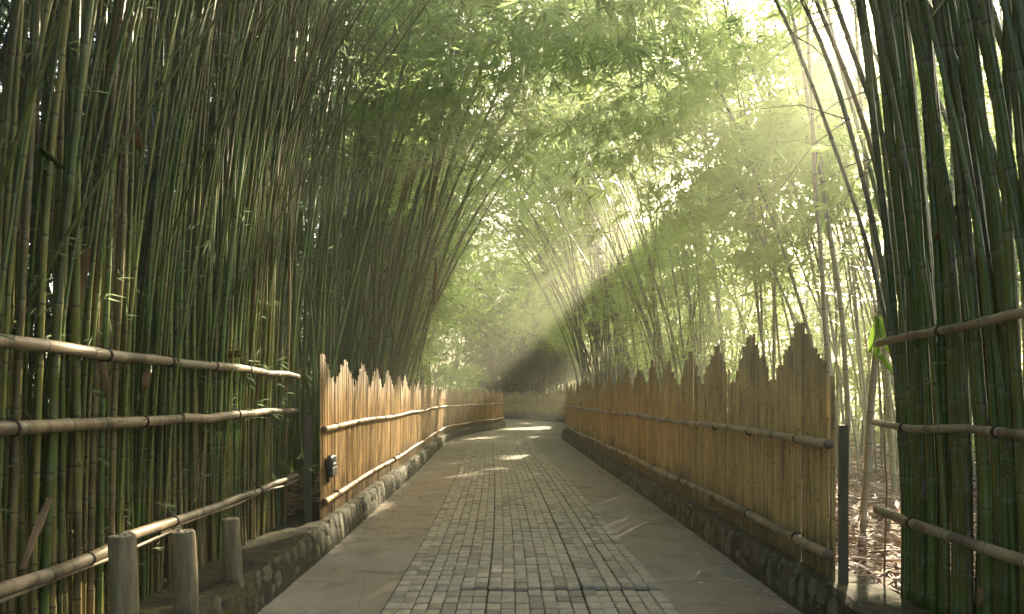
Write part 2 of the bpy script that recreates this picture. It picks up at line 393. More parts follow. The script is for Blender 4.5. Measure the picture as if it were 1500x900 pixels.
for d, off, L, c in laid:
    p = offset(BR, np.array(d), off); tn = BR.tan(np.array(d)); ang = math.atan2(tn[1], tn[0]) - math.pi / 2
    z = rs.uniform(-.005, .004) + .003 * math.sin(d * 1.3 + off * 2)
    ang += rs.normal(0, .016); tx, ty = rs.normal(0, .010, 2)
    if off > -.55 and 0 < d - CRACK(off) < 1.6: z += .026 * (1 - (d - CRACK(off)) / 1.6)
    k = rs.integers(14); Lq = round(L * 500) / 500
    if p[1] > 5.2 and near_n < 300:
        if (k, Lq) not in bm_cache:
            V, F = brick_meshes[k]; V = V * np.array([1, 1, 1]); V[:, 1] *= Lq
            V[8:, 1] = np.sign(V[8:, 1]) * (Lq / 2 - .009)
            bm_cache[(k, Lq)] = mesh_np('brick', V, F, smooth=False)
        o = link('brick', bm_cache[(k, Lq)], M_BRICK, path, (p[0], p[1], z), (tx, ty, ang)); near_n += 1
    else:
        V, F = brick_meshes[k]; V = V.copy(); V[:, 1] *= L; V[8:, 1] = np.sign(V[8:, 1]) * (L / 2 - .009)
        ca, sa = math.cos(ang), math.sin(ang)
        W = np.c_[V[:, 0] * ca - V[:, 1] * sa + p[0], V[:, 0] * sa + V[:, 1] * ca + p[1], V[:, 2] + z]
        far_b.add(W, F, rnd=rs.random())
tag(link('bricks_beyond', far_b.mesh('bricks_beyond', False), M_BRICK, path), kind='stuff')

# ------------------------------------------------------------------ kerb walls
def stone_mesh(seed):
    q = np.random.default_rng(seed)
    n = 8; a = np.linspace(0, 2 * np.pi, n, endpoint=False) + q.uniform(-.2, .2, n)
    r = q.uniform(.82, 1.28, n)
    # outline in local x (along wall) / z (up); outward = -y
    V = []
    for s, d in ((1.0, .35), (.97, -.30), (.80, -.50)):
        V.append(np.c_[np.cos(a) * r * s * .5, np.full(n, d * .5), np.sin(a) * r * s * .5] + q.uniform(-.03, .03, (n, 3)))
    V.append(np.array([[q.uniform(-.08, .08), -.42, q.uniform(-.08, .08)]]))
    V = np.concatenate(V); F = []
    for k in (0, n):
        for j in range(n): F.append([k + j, k + (j + 1) % n, k + n + (j + 1) % n, k + n + j])
    T = [[2 * n + j, 2 * n + (j + 1) % n, 3 * n] for j in range(n)]
    return mesh_np('stone', V, [np.array(F), np.array(T)])
STONES = [stone_mesh(s) for s in range(14)]

def kerb(line, side, label, d0, d1, back, n_parts, seed, h=.28):
    """side: +1 the path lies to the right of travel. Face is .13 towards the path."""
    q = np.random.default_rng(seed)
    root = thing('stone_kerb_wall', label, 'kerb wall', (*line.at(np.array(max(d0, 0.))), 0), 'stone kerb walls edging the path')
    def P(d, o):
        if d < 0: 
            p0 = line.at(np.array(0.)); t0 = np.array([0, 1.0]); return p0 + t0 * d + side * o * np.array([1, 0])
        return offset(line, np.array(d), side * o)
    n = max(2, int((d1 - d0) / .12)); D = np.linspace(d0, d1, n)
    sect = [(.17, -.03), (.155, .08), (.14, .17), (.125, h - .03), (.09, h + .005), (0, h + .01), (-.12, h), (-back, h - .01), (-back - .05, .05)]
    V = []
    for d in D:
        for (o, z) in sect:
            j = .012 if z > 0 else 0
            p = P(d, o + .006 * math.sin(d * 5.3 + z * 20) + q.uniform(-j, j))
            V.append((p[0], p[1], z + q.uniform(-j, j) * .8))
    m = len(sect); V = np.array(V)
    ii = (np.arange(n - 1)[:, None] * m + np.arange(m - 1)[None]).ravel()
    me = mesh_np('wall_body', V - np.array([*root.location]), [np.stack([ii, ii + m, ii + m + 1, ii + 1], 1), np.array([list(range(m)), [(n - 1) * m + w for w in range(m)][::-1]])], smooth=False)
    link('wall_body', me, M_MORTAR, root)
    # stones bedded in the face
    items = []
    d = d0 + .05
    while d < d1 - .05:
        w = q.uniform(.11, .30)
        if q.random() < .55:
            hh = q.uniform(.09, .15); items += [(d + w / 2, hh / 2 + .01, w * .93, hh), (d + w / 2 + q.uniform(-.02, .02), hh + (h - hh) / 2 + .005, w * .9, (h - hh) * .9)]
        else: items.append((d + w / 2, h * .5 + q.uniform(-.015, .015), w * .93, h * .93))
        d += w
    rest = MB(); cnt = 0
    items.sort(key=lambda s: max(s[0] - d0, 0) if d0 > -1 else abs(s[0] - (-2.9)) if s[0] < -2.9 else s[0] + 2.9)
    for (d, z, w, hh) in items:
        p = P(d, .145 - .03 * (z / h)); tn = np.array([0, 1.0]) if d < 0 else line.tan(np.array(d))
        ang = math.atan2(tn[1], tn[0]) + (0 if side > 0 else math.pi)
        rx_ = -.12; k = q.integers(14); dep = q.uniform(.035, .075)
        if cnt < n_parts and p[1] > 4.0:
            link('stone', STONES[k], M_STONE, root, (p[0] - root.location[0], p[1] - root.location[1], z), (rx_, q.uniform(-.15, .15), ang + q.normal(0, .06)), (w, dep, hh)); cnt += 1
        else:
            mv = np.array([v.co[:] for v in STONES[k].vertices]) * np.array([w, dep, hh])
            ca, sa = math.cos(ang), math.sin(ang)
            W = np.c_[mv[:, 0] * ca - mv[:, 1] * sa + p[0] - root.location[0], mv[:, 0] * sa + mv[:, 1] * ca + p[1] - root.location[1], mv[:, 2] + z]
            rest.add(W, [np.array([f.vertices[:] for f in STONES[k].polygons if len(f.vertices) == 4]), np.array([f.vertices[:] for f in STONES[k].polygons if len(f.vertices) == 3])], rnd=q.random())
    if rest.n: tag(link('small_stones', rest.mesh('small_stones'), M_STONE, root), kind='stuff')
    return root
kerb(LEFT, 1, 'low mossy rubble stone kerb wall along the left of the path under the golden bamboo fence', -5.5, LEFT.L - 2, .42, 260, 11)
kerb(RIGHT, -1, 'dark shaded stone kerb wall along the right of the path under the brown bamboo fence', -3.4, RIGHT.L, .30, 240, 12)
kerb(FAR, -1, 'distant kerb wall below the fence where the path bends away', 0, FAR.L - 3, .3, 0, 13)

# ------------------------------------------------------------------ split-bamboo fences
def slat_variant(seed, w, sides=5, rings=4):
    q = np.random.default_rng(seed)
    a = np.linspace(0, np.pi, sides); zs = np.linspace(0, 1, rings)
    V = []; U = []
    nodepos = q.uniform(.15, .85)
    for z in zs:
        ww = w * (1 + q.uniform(-.06, .06)); dx = q.uniform(-.002, .002)
        V.append(np.c_[np.cos(a) * ww / 2 + dx, -np.sin(a) * ww * .30 + q.uniform(-.002, .002), np.full(sides, z)])
        U.append(np.c_[a / np.pi, np.full(sides, z * 4.3 + nodepos)])
    V = np.concatenate(V); U = np.concatenate(U)
    V[-sides:, 2] += q.uniform(-.006, .006, sides)
    F = []
    for k in range(rings - 1):
        for j in range(sides): F.append([k * sides + j, k * sides + (j + 1) % sides, (k + 1) * sides + (j + 1) % sides, (k + 1) * sides + j][::-1])
    T = [[(rings - 1) * sides + j for j in range(sides)][::-1]]
    return V, [np.array(F), np.array(T)], U
SL = [slat_variant(s, .052) for s in range(12)]
def peak_h(s, period, lo, amp, q, ph=0.0):
    k_ = min(max(s - 5, 0), 1); amp *= 1 - k_ * (.14 - .16 * math.sin(s * 2.7 + 2)); s = s + k_ * (.13 * math.sin(s * 1.9) + .09 * math.sin(s * 4.3 + 1)); u = ((s + ph) / period) % 1.0 - .5
    step = round(max(0, 1.08 - abs(u) / .44) * 4.0) / 4.0
    return lo + amp * min(step, 1) + q.uniform(-.022, .022) - (.06 if q.random() < .05 else 0)

def node_tube(P, r, ilen, n=10, q=None, taper=0.0):
    """bamboo pole along polyline P with swollen nodes every ilen"""
    P = np.asarray(P, float); S = np.concatenate([[0], np.cumsum(np.linalg.norm(np.diff(P, axis=0), axis=1))]); L = S[-1]
    ts = []; rr = []; vv = []; s = 0.0; k = 0
    while s < L:
        il = ilen * (q.uniform(.8, 1.2) if q is not None else 1)
        e = min(s + il, L)
        for f, g in ((0.0, 1.12), (.03, 1.0), (.5, .985), (.96, 1.0)):
            x = s + f * il
            if x <= L: ts.append(x); rr.append(g); vv.append(k + f)
        s += il; k += 1
    ts.append(L); rr.append(1.0); vv.append(vv[-1] + .01)
    ts = np.array(ts); PP = np.stack([np.interp(ts, S, P[:, i]) for i in range(3)], 1)
    rad = r * np.array(rr) * (1 - taper * ts / L)
    return tube(PP, rad, n, np.array(vv))

def fence(line, side, label, mat, rmat, d_end, n_parts, seed, base_z, lo, amp, rails, ph, start=0.0, group='split bamboo fences beside the path'):
    q = np.random.default_rng(seed)
    x0, y0 = line.at(np.array(start))
    root = thing('bamboo_fence', label, 'fence', (x0, y0, 0), group)
    meshes = [mesh_np('slat', *s_) for s_ in SL]
    rest = MB(); s = start; n = 0
    while s < d_end:
        w = q.uniform(.036, .058); p = line.at(np.array(s + w / 2)); t_ = line.tan(np.array(s + w / 2))
        ang = math.atan2(t_[1], t_[0]) + (0 if side > 0 else math.pi)
        top = peak_h(s, 1.22, lo, amp, q, ph) ; bz = base_z - .03 + q.uniform(-.01, .012)
        if s - start < .05 and side > 0: top = lo + amp * 1.0
        H = top - bz; k = q.integers(12); lean = q.normal(0, .006); yo = q.uniform(-.007, .006)
        nx, ny = math.sin(ang), -math.cos(ang)
        lx_, ly_ = p[0] + nx * yo - x0, p[1] + ny * yo - y0
        sx = w / .052
        if n < n_parts:
            link('slat', meshes[k], mat, root, (lx_, ly_, bz), (0, lean, ang), (sx, 1, H)); n += 1
        else:
            V, F, U = SL[k]; V = V * np.array([sx, 1, H]); ca, sa = math.cos(ang), math.sin(ang)
            V = np.c_[V[:, 0] * ca - V[:, 1] * sa + lx_, V[:, 0] * sa + V[:, 1] * ca + ly_, V[:, 2] + bz]
            rest.add(V, F, U, q.random())
        s += w * .93
    if rest.n: tag(link('slats_beyond', rest.mesh('slats_beyond'), mat, root), kind='stuff')
    for (z, r, o0) in rails:
        a = start + o0
        while a < d_end - .3:
            b = min(a + q.uniform(4.5, 6.5), d_end); D = np.arange(a, b + .01, .35)
            P = offset(line, D, side * (.02 + r)); zz = z + .012 * np.sin(D * 1.1 + z * 9) + q.uniform(-.008, .008)
            V, F, U = node_tube(np.c_[P[:, 0] - x0, P[:, 1] - y0, zz], r, .34, 9, q, .12)
            ro = link('rail', mesh_np('rail', V, F, U), rmat, root)
            if a < 14:
                for dt in np.arange(a + .6, min(b, 14), 1.2):   # lashings
                    pc = offset(line, np.array(dt), side * (.02 + r)); tt_ = line.tan(np.array(dt))
                    Pp = np.array([[pc[0] - x0 + tt_[0] * e, pc[1] - y0 + tt_[1] * e, z] for e in (-.009, -.004, .004, .009)])
                    V, F, U = tube(Pp, np.array([r * 1.03, r * 1.16, r * 1.16, r * 1.03]), 9)
                    link('lashing', mesh_np('lashing', V, F, U), M_TIE, ro)
            a = b - .12
    return root
fence(LEFT, 1, 'sunlit golden split bamboo fence with a jagged top left of the path', M_SLAT_L, M_RAILY, LEFT.L, 300, 21, .265, 1.75, .30, [(1.27, .031, .0), (.50, .033, .0)], .55)
fence(RIGHT, -1, 'shaded brown split bamboo fence with stepped peaks right of the path', M_SLAT_R, M_RAIL, RIGHT.L, 300, 22, .265, 1.76, .42, [(1.27, .033, .0), (.49, .038, .0)], -.04)
fence(FAR, -1, 'distant bamboo fence curving across the far end of the path', M_SLAT_R, M_RAILY, FAR.L - 2, 0, 23, .265, 1.85, .22, [(1.27, .03, .0), (.55, .03, .0)], 0)

# ------------------------------------------------------------------ posts, bollards, wall lamp
def box_bev(w, d, h, b=.004):
    V = []; 
    for z, k in ((0, 0), (h - b, 0), (h, b)):
        V += [(-w / 2 + k, -d / 2 + k, z), (w / 2 - k, -d / 2 + k, z), (w / 2 - k, d / 2 - k, z), (-w / 2 + k, d / 2 - k, z)]
    F = [[q + j, q + (j + 1) % 4, q + 4 + (j + 1) % 4, q + 4 + j] for q in (0, 4) for j in range(4)] + [[8, 9, 10, 11], [3, 2, 1, 0]]
    return np.array(V), np.array(F)
for (x, y, w, z1, lab) in ((-2.165, 7.96, .07, 1.41, 'slim dark grey post at the near end of the golden fence'),
                           (2.325, 5.27, .055, 1.39, 'slim dark grey post at the near end of the brown stepped fence')):
    p = thing('fence_post', lab, 'post', (x, y, .24), 'grey posts at the fence ends')
    V, F = box_bev(w, w * .8, z1 - .24); link('shaft', mesh_np('shaft', V, F, smooth=False), M_POST, p)
    V, F = box_bev(w * 1.5, w * 1.3, .035); link('base_plate', mesh_np('base_plate', V, F, smooth=False), M_POST, p)
    V, F = box_bev(w * 1.08, w * .9, .012); link('cap', mesh_np('cap', V, F, smooth=False), M_POST, p, (0, 0, z1 - .24 + .002))

for i, (x, y, h, r, lab) in enumerate(((-2.0, 3.87, .62, .066, 'tallest weathered round log bollard, nearest the camera by the green bamboo screen'),
                                       (-2.0, 4.6, .51, .067, 'middle of the three weathered round log bollards on the kerb'),
                                       (-2.0, 5.38, .46, .062, 'shortest and farthest of the three round log bollards on the kerb'))):
    q = np.random.default_rng(60 + i); n = 22
    b = thing('log_bollard', lab, 'bollard', (x, y, .27), 'round log bollards on the left kerb')
    zs = np.array([-.04, .02, .12, .25, .38, h - .06, h - .02, h - .004]); a = np.linspace(0, 2 * np.pi, n, endpoint=False)
    rad = r * (1 + .035 * np.sin(a * 2 + i) + .02 * np.sin(a * 5 + 2 * i))
    V = np.concatenate([np.c_[np.cos(a) * rad * f + .008 * math.sin(z * 5 + i), np.sin(a) * rad * f, np.full(n, z)] for z, f in zip(zs, (1.06, 1.03, 1, 1.01, .985, 1, .985, .95))])
    ii = np.arange(7)[:, None] * n; jj = np.arange(n)[None]
    Q = np.stack([ii + jj, ii + (jj + 1) % n, ii + n + (jj + 1) % n, ii + n + jj], -1).reshape(-1, 4)
    link('log', mesh_np('log', V, Q), M_LOG, b, rot=(0, R(-1.0), 0))
    tv = [V[-n:] + np.c_[np.zeros((n, 2)), q.uniform(-.002, .004, n)]]
    for f in (.7, .35): tv.append(np.c_[np.cos(a) * rad * f, np.sin(a) * rad * f, h + q.uniform(-.006, .010, n)])
    tv.append(np.array([[0, 0, h]])); TV = np.concatenate(tv)
    ii = np.arange(2)[:, None] * n
    Q = np.stack([ii + jj, ii + (jj + 1) % n, ii + n + (jj + 1) % n, ii + n + jj], -1).reshape(-1, 4)
    T = np.array([[2 * n + j, 2 * n + (j + 1) % n, 3 * n] for j in range(n)])
    link('cut_end', mesh_np('cut_end', TV, [Q, T], smooth=False), M_CUT, b, rot=(0, R(-1.0), 0))

# small dark unit on the end of the golden fence
lam = thing('fence_speaker', 'small dark grey weatherproof unit with a white mark on the golden fence end', 'outdoor speaker', (-2.02, 8.28, .84))
def rounded(w, d, h, n=20, ex=4.0, bul=.25):
    a = np.linspace(0, 2 * np.pi, n, endpoint=False); ca, sa = np.cos(a), np.sin(a)
    x = np.sign(ca) * np.abs(ca) ** (2 / ex) * w / 2; z = np.sign(sa) * np.abs(sa) ** (2 / ex) * h / 2
    rings = [(1, 0), (1, .6), (.93, .88), (.75, 1.0)]
    V = np.concatenate([np.c_[np.full(n, d * y), x * s, z * s] for s, y in rings]); m = len(rings)
    ii = np.arange(m - 1)[:, None] * n; jj = np.arange(n)[None]
    return V, [np.stack([ii + jj, ii + (jj + 1) % n, ii + n + (jj + 1) % n, ii + n + jj], -1).reshape(-1, 4), np.array([[(m - 1) * n + j for j in range(n)], list(range(n))[::-1]])]
V, F = rounded(.27, .055, .25); link('housing', mesh_np('housing', V, F), M_BLACK, lam, (0.01, 0, 0))
V, F = rounded(.24, .012, .10); link('grille', mesh_np('grille', V, F), M_POST, lam, (.062, 0, -.055))
V, F = rounded(.13, .003, .022); link('white_mark', mesh_np('white_mark', V, F), M_WHITE, lam, (.0655, 0, .03))
V, F = box_bev(.03, .06, .06); link('bracket', mesh_np('bracket', V, F, smooth=False), M_BLACK, lam, (-.005, 0, -.18))

# ------------------------------------------------------------------ bamboo culms
CV = {}
def culm_variant(seed, H, bend, r, sides, ilen, wig=.03, p=2.0, r_top=.35):
    key = (seed, H, bend, r, sides, ilen, p)
    if key in CV: return CV[key]
    q = np.random.default_rng(seed * 131 + int(H * 10) + int(bend * 7))
    ph = q.uniform(0, 6.28, 4)
    zs = []; rr = []; vv = []; node_z = []; z = 0.0; k = 0
    while z < H:
        il = ilen * (.6 + .5 * min(z / 2.0, 1)) * q.uniform(.85, 1.15)
        node_z.append(z)
        for f, g in ((0.0, 1.13), (.05, .99), (.5, .97), (.93, 1.0)) if sides > 5 else ((0.0, 1.12), (.06, .98), (.92, 1.0)):
            zs.append(z + f * il); rr.append(g); vv.append(k + f)
        z += il; k += 1
    zs = np.array(zs); t = zs / H
    def cl(z_):
        t_ = z_ / H
        return np.stack([bend * t_ ** p + wig * np.sin(z_ * 1.1 + ph[0]) * (t_ + .15) + .08 * wig * np.sin(z_ * 4 + ph[1]),
                         wig * 1.3 * np.sin(z_ * .9 + ph[2]) * (t_ + .15) + .08 * wig * np.sin(z_ * 3.6 + ph[3]),
                         z_ - (bend ** 2 / H) * .42 * t_ ** (2 * p)], 1)
    P = cl(zs); rad = r * np.array(rr) * (1 - (1 - r_top) * t ** 1.2)
    V, F, U = tube(P, rad, sides, np.array(vv), cap=True)
    me = mesh_np('culm', V, F, U)
    CV[key] = (me, cl(np.array(node_z))); return CV[key]

def xf(P, loc, rz, sc, tilt=(0, 0)):
    from mathutils import Euler
    Mx = np.array(Euler((tilt[0], tilt[1], rz)).to_matrix())
    return (P * sc) @ Mx.T + np.array(loc)

S_U = np.cross([0, 0, 1.0], np.array(sd)); S_U /= np.linalg.norm(S_U); S_V = np.cross(np.array(sd), S_U)
LANES = [((.5, 26.5, 0), .5), ((1.3, 30, 0), .6), ((-1.2, 29, 0), .5), ((.9, 38, 0), 1.2), ((2.2, 34, 0), .6), ((1.8, 47, 0), 1.2), ((.9, 13, 0), .2), ((-.4, 16.5, 0), .22), ((1.5, 17.5, 0), .22), ((.3, 20.5, 0), .25), ((1.6, 24, 0), .3), ((1.9, 14.3, 0), .2), ((1.1, 3.5, 2.3), .5), ((2.1, 5.0, 3.6), .6), ((-2.1, 9.2, 1.2), 1.0), ((-2.15, 11.5, 1.0), 1.0), ((-2.2, 14.5, 1.1), .9), ((-2.3, 19, 1.0), .8), 
         ((3.2, 7.0, .2), 1.2), ((3.6, 9.5, .2), 1.0), ((-2.4, 7.3, 2.2), .7), ((-2.4, 6.4, 3.4), .5),
         ((3.0, 12, 1.6), .6), ((3.4, 15, 1.8), .6), ((3.2, 9.5, 1.2), .5), ((2.9, 19, 1.7), .8), ((4.5, 12, 1), .6), ((5, 17, 1), .7), ((-2.25, 17, 1.1), .8), ((-2.4, 22, 1.1), .9), ((2.4, 24, 2.1), .6), ((2.4, 29, 2.1), .7), ((-2.5, 26, 1), .8)]
LT = [.84]
def lane_mask(B):  # leaf gaps cut along sun lines, shaped to throw shafts on chosen spots
    u, v = B @ S_U, B @ S_V; f = np.zeros(len(B), bool)
    for (p, r) in LANES:
        p = np.array(p); f |= ((u - p @ S_U) ** 2 + (v - p @ S_V) ** 2 < r * r) & (B @ np.array(sd) > p @ np.array(sd))
    hz_ = B[:, 2:3] / sd.z; hx = B[:, 0] - hz_[:, 0] * sd.x; hy = B[:, 1] - hz_[:, 0] * sd.y
    g = np.sin(u * 1.7 + 1) * np.sin(v * 2.1 + .5 + .7 * np.sin(u))
    f |= (np.abs(g) > LT[0]) & (B[:, 0] > -2) & (B[:, 1] < 40) & ~((hx > -1.6) & (hx < 2.3) & (hy > 3) & (hy < 14))
    return f
def leaves_from(anch, dirs, L, K, M, ll, q, droop=.35, wr=.11, spread=.75, rnd_lo=0, rnd_hi=1):
    """anch (A,3) branch bases, dirs (A,3) unit, L (A,) lengths -> leaf mesh arrays (V, tris, uv) and twig polylines"""
    A = len(anch)
    s = np.linspace(.25, 1.0, K)[None, :, None]
    P = anch[:, None] + dirs[:, None] * L[:, None, None] * s
    P[..., 2] -= (droop * L[:, None] * s[..., 0] ** 2)
    P += q.normal(0, .09, P.shape) * L[:, None, None]
    ax = dirs[:, None] + q.normal(0, .35, P.shape); ax[..., 2] -= .55 * droop / .35 * s[..., 0]
    ax /= np.linalg.norm(ax, axis=-1, keepdims=True)
    P = P.reshape(-1, 3); ax = ax.reshape(-1, 3); n = len(P)
    d = ax[:, None] + q.normal(0, spread, (n, M, 3)) * np.array([1, 1, .55]); d[..., 2] -= .25
    d /= np.linalg.norm(d, axis=-1, keepdims=True)
    up = np.array([0, 0, 1.0]) + q.normal(0, .45, (n, M, 3))
    side = np.cross(d, up); side /= np.linalg.norm(side, axis=-1, keepdims=True) + 1e-9
    nrm = np.cross(side, d)
    ln = ll * q.uniform(.6, 1.25, (n, M, 1)); w = ln * wr * q.uniform(.8, 1.2, (n, M, 1))
    b = P[:, None] + d * ln * .08 + q.normal(0, .015, (n, M, 3))
    mid = b + d * ln * .38
    tip = b + d * ln; tip[..., 2] -= ln[..., 0] * .12
    keep = ~lane_mask(b.reshape(-1, 3))
    V = np.stack([b, mid + side * w * .5 + nrm * w * .12, tip, mid - side * w * .5 + nrm * w * .12], 2).reshape(-1, 4, 3)[keep].reshape(-1, 3)
    k = int(keep.sum()); i = np.arange(k) * 4
    T = np.concatenate([np.stack([i, i + 1, i + 2], 1), np.stack([i, i + 2, i + 3], 1)])
    u = np.repeat(q.uniform(rnd_lo, rnd_hi, k), 4); v = np.tile([0, .4, 1, .4], k)
    return V, T, np.stack([u, v], 1)

def twigs_from(anch, dirs, L, q, r=.006, droop=.35):
    A = len(anch); s = np.array([0, .45, 1.0])
    C = anch[:, None] + dirs[:, None] * L[:, None, None] * s[None, :, None]
    C[..., 2] -= droop * L[:, None] * s ** 2
    side = np.cross(dirs, [0, 0, 1.0]); side /= np.linalg.norm(side, axis=1)[:, None] + 1e-9; nr = np.cross(side, dirs)
    a = np.array([0, 2.094, 4.189]); rr = r * np.array([1, .75, .35])
    V = C[:, :, None] + rr[None, :, None, None] * (side[:, None, None] * np.cos(a)[None, None, :, None] + nr[:, None, None] * np.sin(a)[None, None, :, None])
    V = V.reshape(-1, 3); base = np.arange(A)[:, None, None] * 9 + np.arange(2)[None, :, None] * 3; j = np.arange(3)[None, None]
    Q = np.stack([base + j, base + (j + 1) % 3, base + 3 + (j + 1) % 3, base + 3 + j], -1).reshape(-1, 4)
    return V, Q

TRI = [0]
def clump(label, mat, leafmat, spots, spec, seed, leaf=None, group='bamboo clumps growing beside the path', name='bamboo_clump'):
    """spots: list of (x,y,rz,scale,variant_index,tilt); spec: list of variant arg tuples; leaf: dict"""
    q = np.random.default_rng(seed)
    cx, cy = np.mean([s[0] for s in spots]), np.mean([s[1] for s in spots])
    root = thing(name, label, 'bamboo clump', (cx, cy, .18), group)
    vs = [culm_variant(*s) for s in spec]
    an = []; dr = []; Ln = []
    for (x, y, rz, sc, vi, ty) in spots:
        me, nodes = vs[vi]
        m2 = me
        if len(m2.materials) == 0: m2.materials.append(mat)
        elif m2.materials[0] != mat:
            key = (m2.name, mat.name)
            if key not in CV: c = m2.copy(); c.materials.clear(); c.materials.append(mat); CV[key] = c
            m2 = CV[key]
        z0 = -.06
        link('culm', m2, None, root, (x - cx, y - cy, z0), (ty[0], ty[1], rz), (sc, sc, sc))
        if leaf:
            N = xf(nodes, (x, y, .12), rz, sc, ty)
            z = N[:, 2]; keep = (z > leaf['zmin'] + q.normal(0, .4, len(z))) & (q.random(len(z)) < leaf['p'] * (1 + leaf.get('zg', 0) * (z - leaf['zmin'])))
            keep &= z < leaf.get('zmax', 99)
            N = N[keep]
            for pnt in N:
                for _ in range(leaf.get('nb', 2)):
                    a = q.uniform(0, 2 * np.pi); e = q.uniform(-.15, .75)
                    an.append(pnt); dr.append((math.cos(a) * math.cos(e), math.sin(a) * math.cos(e), math.sin(e))); Ln.append(leaf['L'] * q.uniform(.5, 1.3))
    if leaf and an:
        an = np.array(an); dr = np.array(dr); Ln = np.array(Ln)
        mb = leaves_from(an, dr, Ln, leaf['K'], leaf['M'], leaf['ll'], q, leaf.get('droop', .35))
        V, T, U = mb; V -= np.array([cx, cy, .18])
        tag(link('foliage', mesh_np('foliage', V, T, U, smooth=False), leafmat, root), kind='stuff')
        TRI[0] += len(T)
        V, Q = twigs_from(an, dr, Ln, q, leaf.get('tr', .006), leaf.get('droop', .35)); V -= np.array([cx, cy, .18])
        tag(link('branches', mesh_np('branches', V, Q), M_TWIG, root), kind='stuff')
    return root

def spots_in(n, x0, x1, y0, y1, q, rz=(0, .35), sc=(.85, 1.15), nv=6, tilt=.03, lean=0.0, vi=None):
    out = []
    for _ in range(n):
        out.append((q.uniform(x0, x1), q.uniform(y0, y1), q.normal(*rz), q.uniform(*sc), q.integers(nv) if vi is None else q.choice(vi),
                    (q.normal(0, tilt), lean + q.normal(0, tilt))))
    return out
def round_spots(n, cx, cy, rad, q, out_lean=.05, rz=None, sc=(.85, 1.15), nv=6):
    o = []
    for _ in range(n):
        a = q.uniform(0, 2 * np.pi); r_ = rad * math.sqrt(q.random())
        x, y = cx + r_ * math.cos(a), cy + r_ * math.sin(a)
        o.append((x, y, (a + q.normal(0, .5)) if rz is None else q.normal(*rz), q.uniform(*sc), q.integers(nv), (q.normal(0, .03), q.normal(out_lean, .03))))
    return o

# --- left living screen: front rows of culms tied to three rails
q = np.random.default_rng(31)
SX = -2.42
scr = thing('bamboo_screen', 'living screen of slim green culms tied to three weathered poles on the left', 'bamboo screen', (SX, 5.2, .2), 'living bamboo screens at the front')
thin = [(s, 8.5, b * 1.25, rr, 8, .30, .04, 2.5, .5) for s, b, rr in ((1, .6, .0135), (2, 1.1, .0165), (3, 1.6, .0105), (4, .5, .018), (5, 2.2, .0105), (6, .9, .0225), (7, 1.3, .0085), (8, .3, .0135))]
thin_v = [culm_variant(*a) for a in thin]
for m_, _ in thin_v: m_.materials.append(M_SCREEN)
yy = 2.3; screen_nodes = []
cnt = 0
for row, (dx, dens) in enumerate(((0.0, .9), (-.10, .7), (-.26, .5))):
    yy = 2.3
    while yy < 8.06:
        step = (.021 + q.gamma(1.5, .018)) / dens * (1.15 - .045 * (yy - 2.3))
        yy += step
        vi = q.integers(8); rz = q.normal(0, .35); ty = (q.normal(0, .018), q.normal(-.004 + .006 * row, .016))
        if yy > 7.0: rz = q.normal(0, .8); ty = (q.normal(0.02, .02), q.normal(-.005, .02))
        if cnt >= 299: break
        x = SX + dx + q.uniform(-.02, .02)
        link('culm', thin_v[vi][0], None, scr, (x - SX, yy - 5.2, -.06 + q.uniform(-.02, .02)), (ty[0], ty[1], rz), (1, 1, 1)); cnt += 1
        screen_nodes.append(xf(thin_v[vi][1], (x, yy, .2), rz, 1, ty))
def screen_rail(parent, ox, oy, pts, r, mat, seed, ties, taper=.1, n=12):
    qq = np.random.default_rng(seed)
    V, F, U = node_tube(np.asarray(pts, float) - np.array([ox, oy, .2]), r, .36, n, qq, taper)
    ro = link('rail', mesh_np('rail', V, F, U), mat, parent)
    P = np.asarray(pts, float)
    for yv in ties:
        o_ = np.argsort(P[:, 1]); c = np.array([np.interp(yv, P[o_, 1], P[o_, 0]), yv, np.interp(yv, P[o_, 1], P[o_, 2])])
        V, F, U = tube(np.array([c + (0, e, 0) for e in (-.012, -.006, .006, .012)]) - np.array([ox, oy, .2]), np.array([1.0, 1.13, 1.13, 1.0]) * r, 12)
        link('lashing', mesh_np('lashing', V, F, U), M_TIE, ro)
        for kx in (0, 1):
            V, F, U = tube(np.array([c + (-.0, .004 * kx, r * .9), c + (-.03, .01 + .01 * kx, r * 1.3), c + (-.05, -.01, r * (1.6 + kx))]) - np.array([ox, oy, .2]), .0025, 4)
            link('lashing', mesh_np('lashing', V, F, U), M_TIE, ro)
    return ro
def wav(y0, y1, x, z0, z1, n, seed, a=.012):
    qq = np.random.default_rng(seed); t_ = np.linspace(0, 1, n)
    return np.c_[x + qq.normal(0, a * .5, n), y0 + (y1 - y0) * t_, z0 + (z1 - z0) * t_ + qq.normal(0, a, n)]
RX = SX + .095
screen_rail(scr, SX, 5.2, wav(2.2, 6.0, RX, 1.86, 1.84, 8, 1), .035, M_RAIL, 41, (3.0, 4.3, 5.1), .12)
screen_rail(scr, SX, 5.2, wav(5.85, 8.10, RX + .01, 1.845, 1.825, 6, 2), .034, M_RAIL, 42, (6.6,), .2)
screen_rail(scr, SX, 5.2, wav(2.2, 5.4, RX, 1.46, 1.455, 8, 3), .036, M_RAIL, 43, (3.5, 4.75), .08)
screen_rail(scr, SX, 5.2, wav(5.25, 8.08, RX + .008, 1.455, 1.45, 7, 4), .035, M_RAIL, 44, (6.3,), .2)
screen_rail(scr, SX, 5.2, wav(2.2, 4.6, RX + .01, .72, .73, 7, 5), .036, M_RAIL, 45, (3.2, 4.1), .05)
screen_rail(scr, SX, 5.2, wav(4.4, 8.15, RX + .03, .765, .75, 9, 6), .034, M_RAIL, 46, (5.1, 6.8), .3)
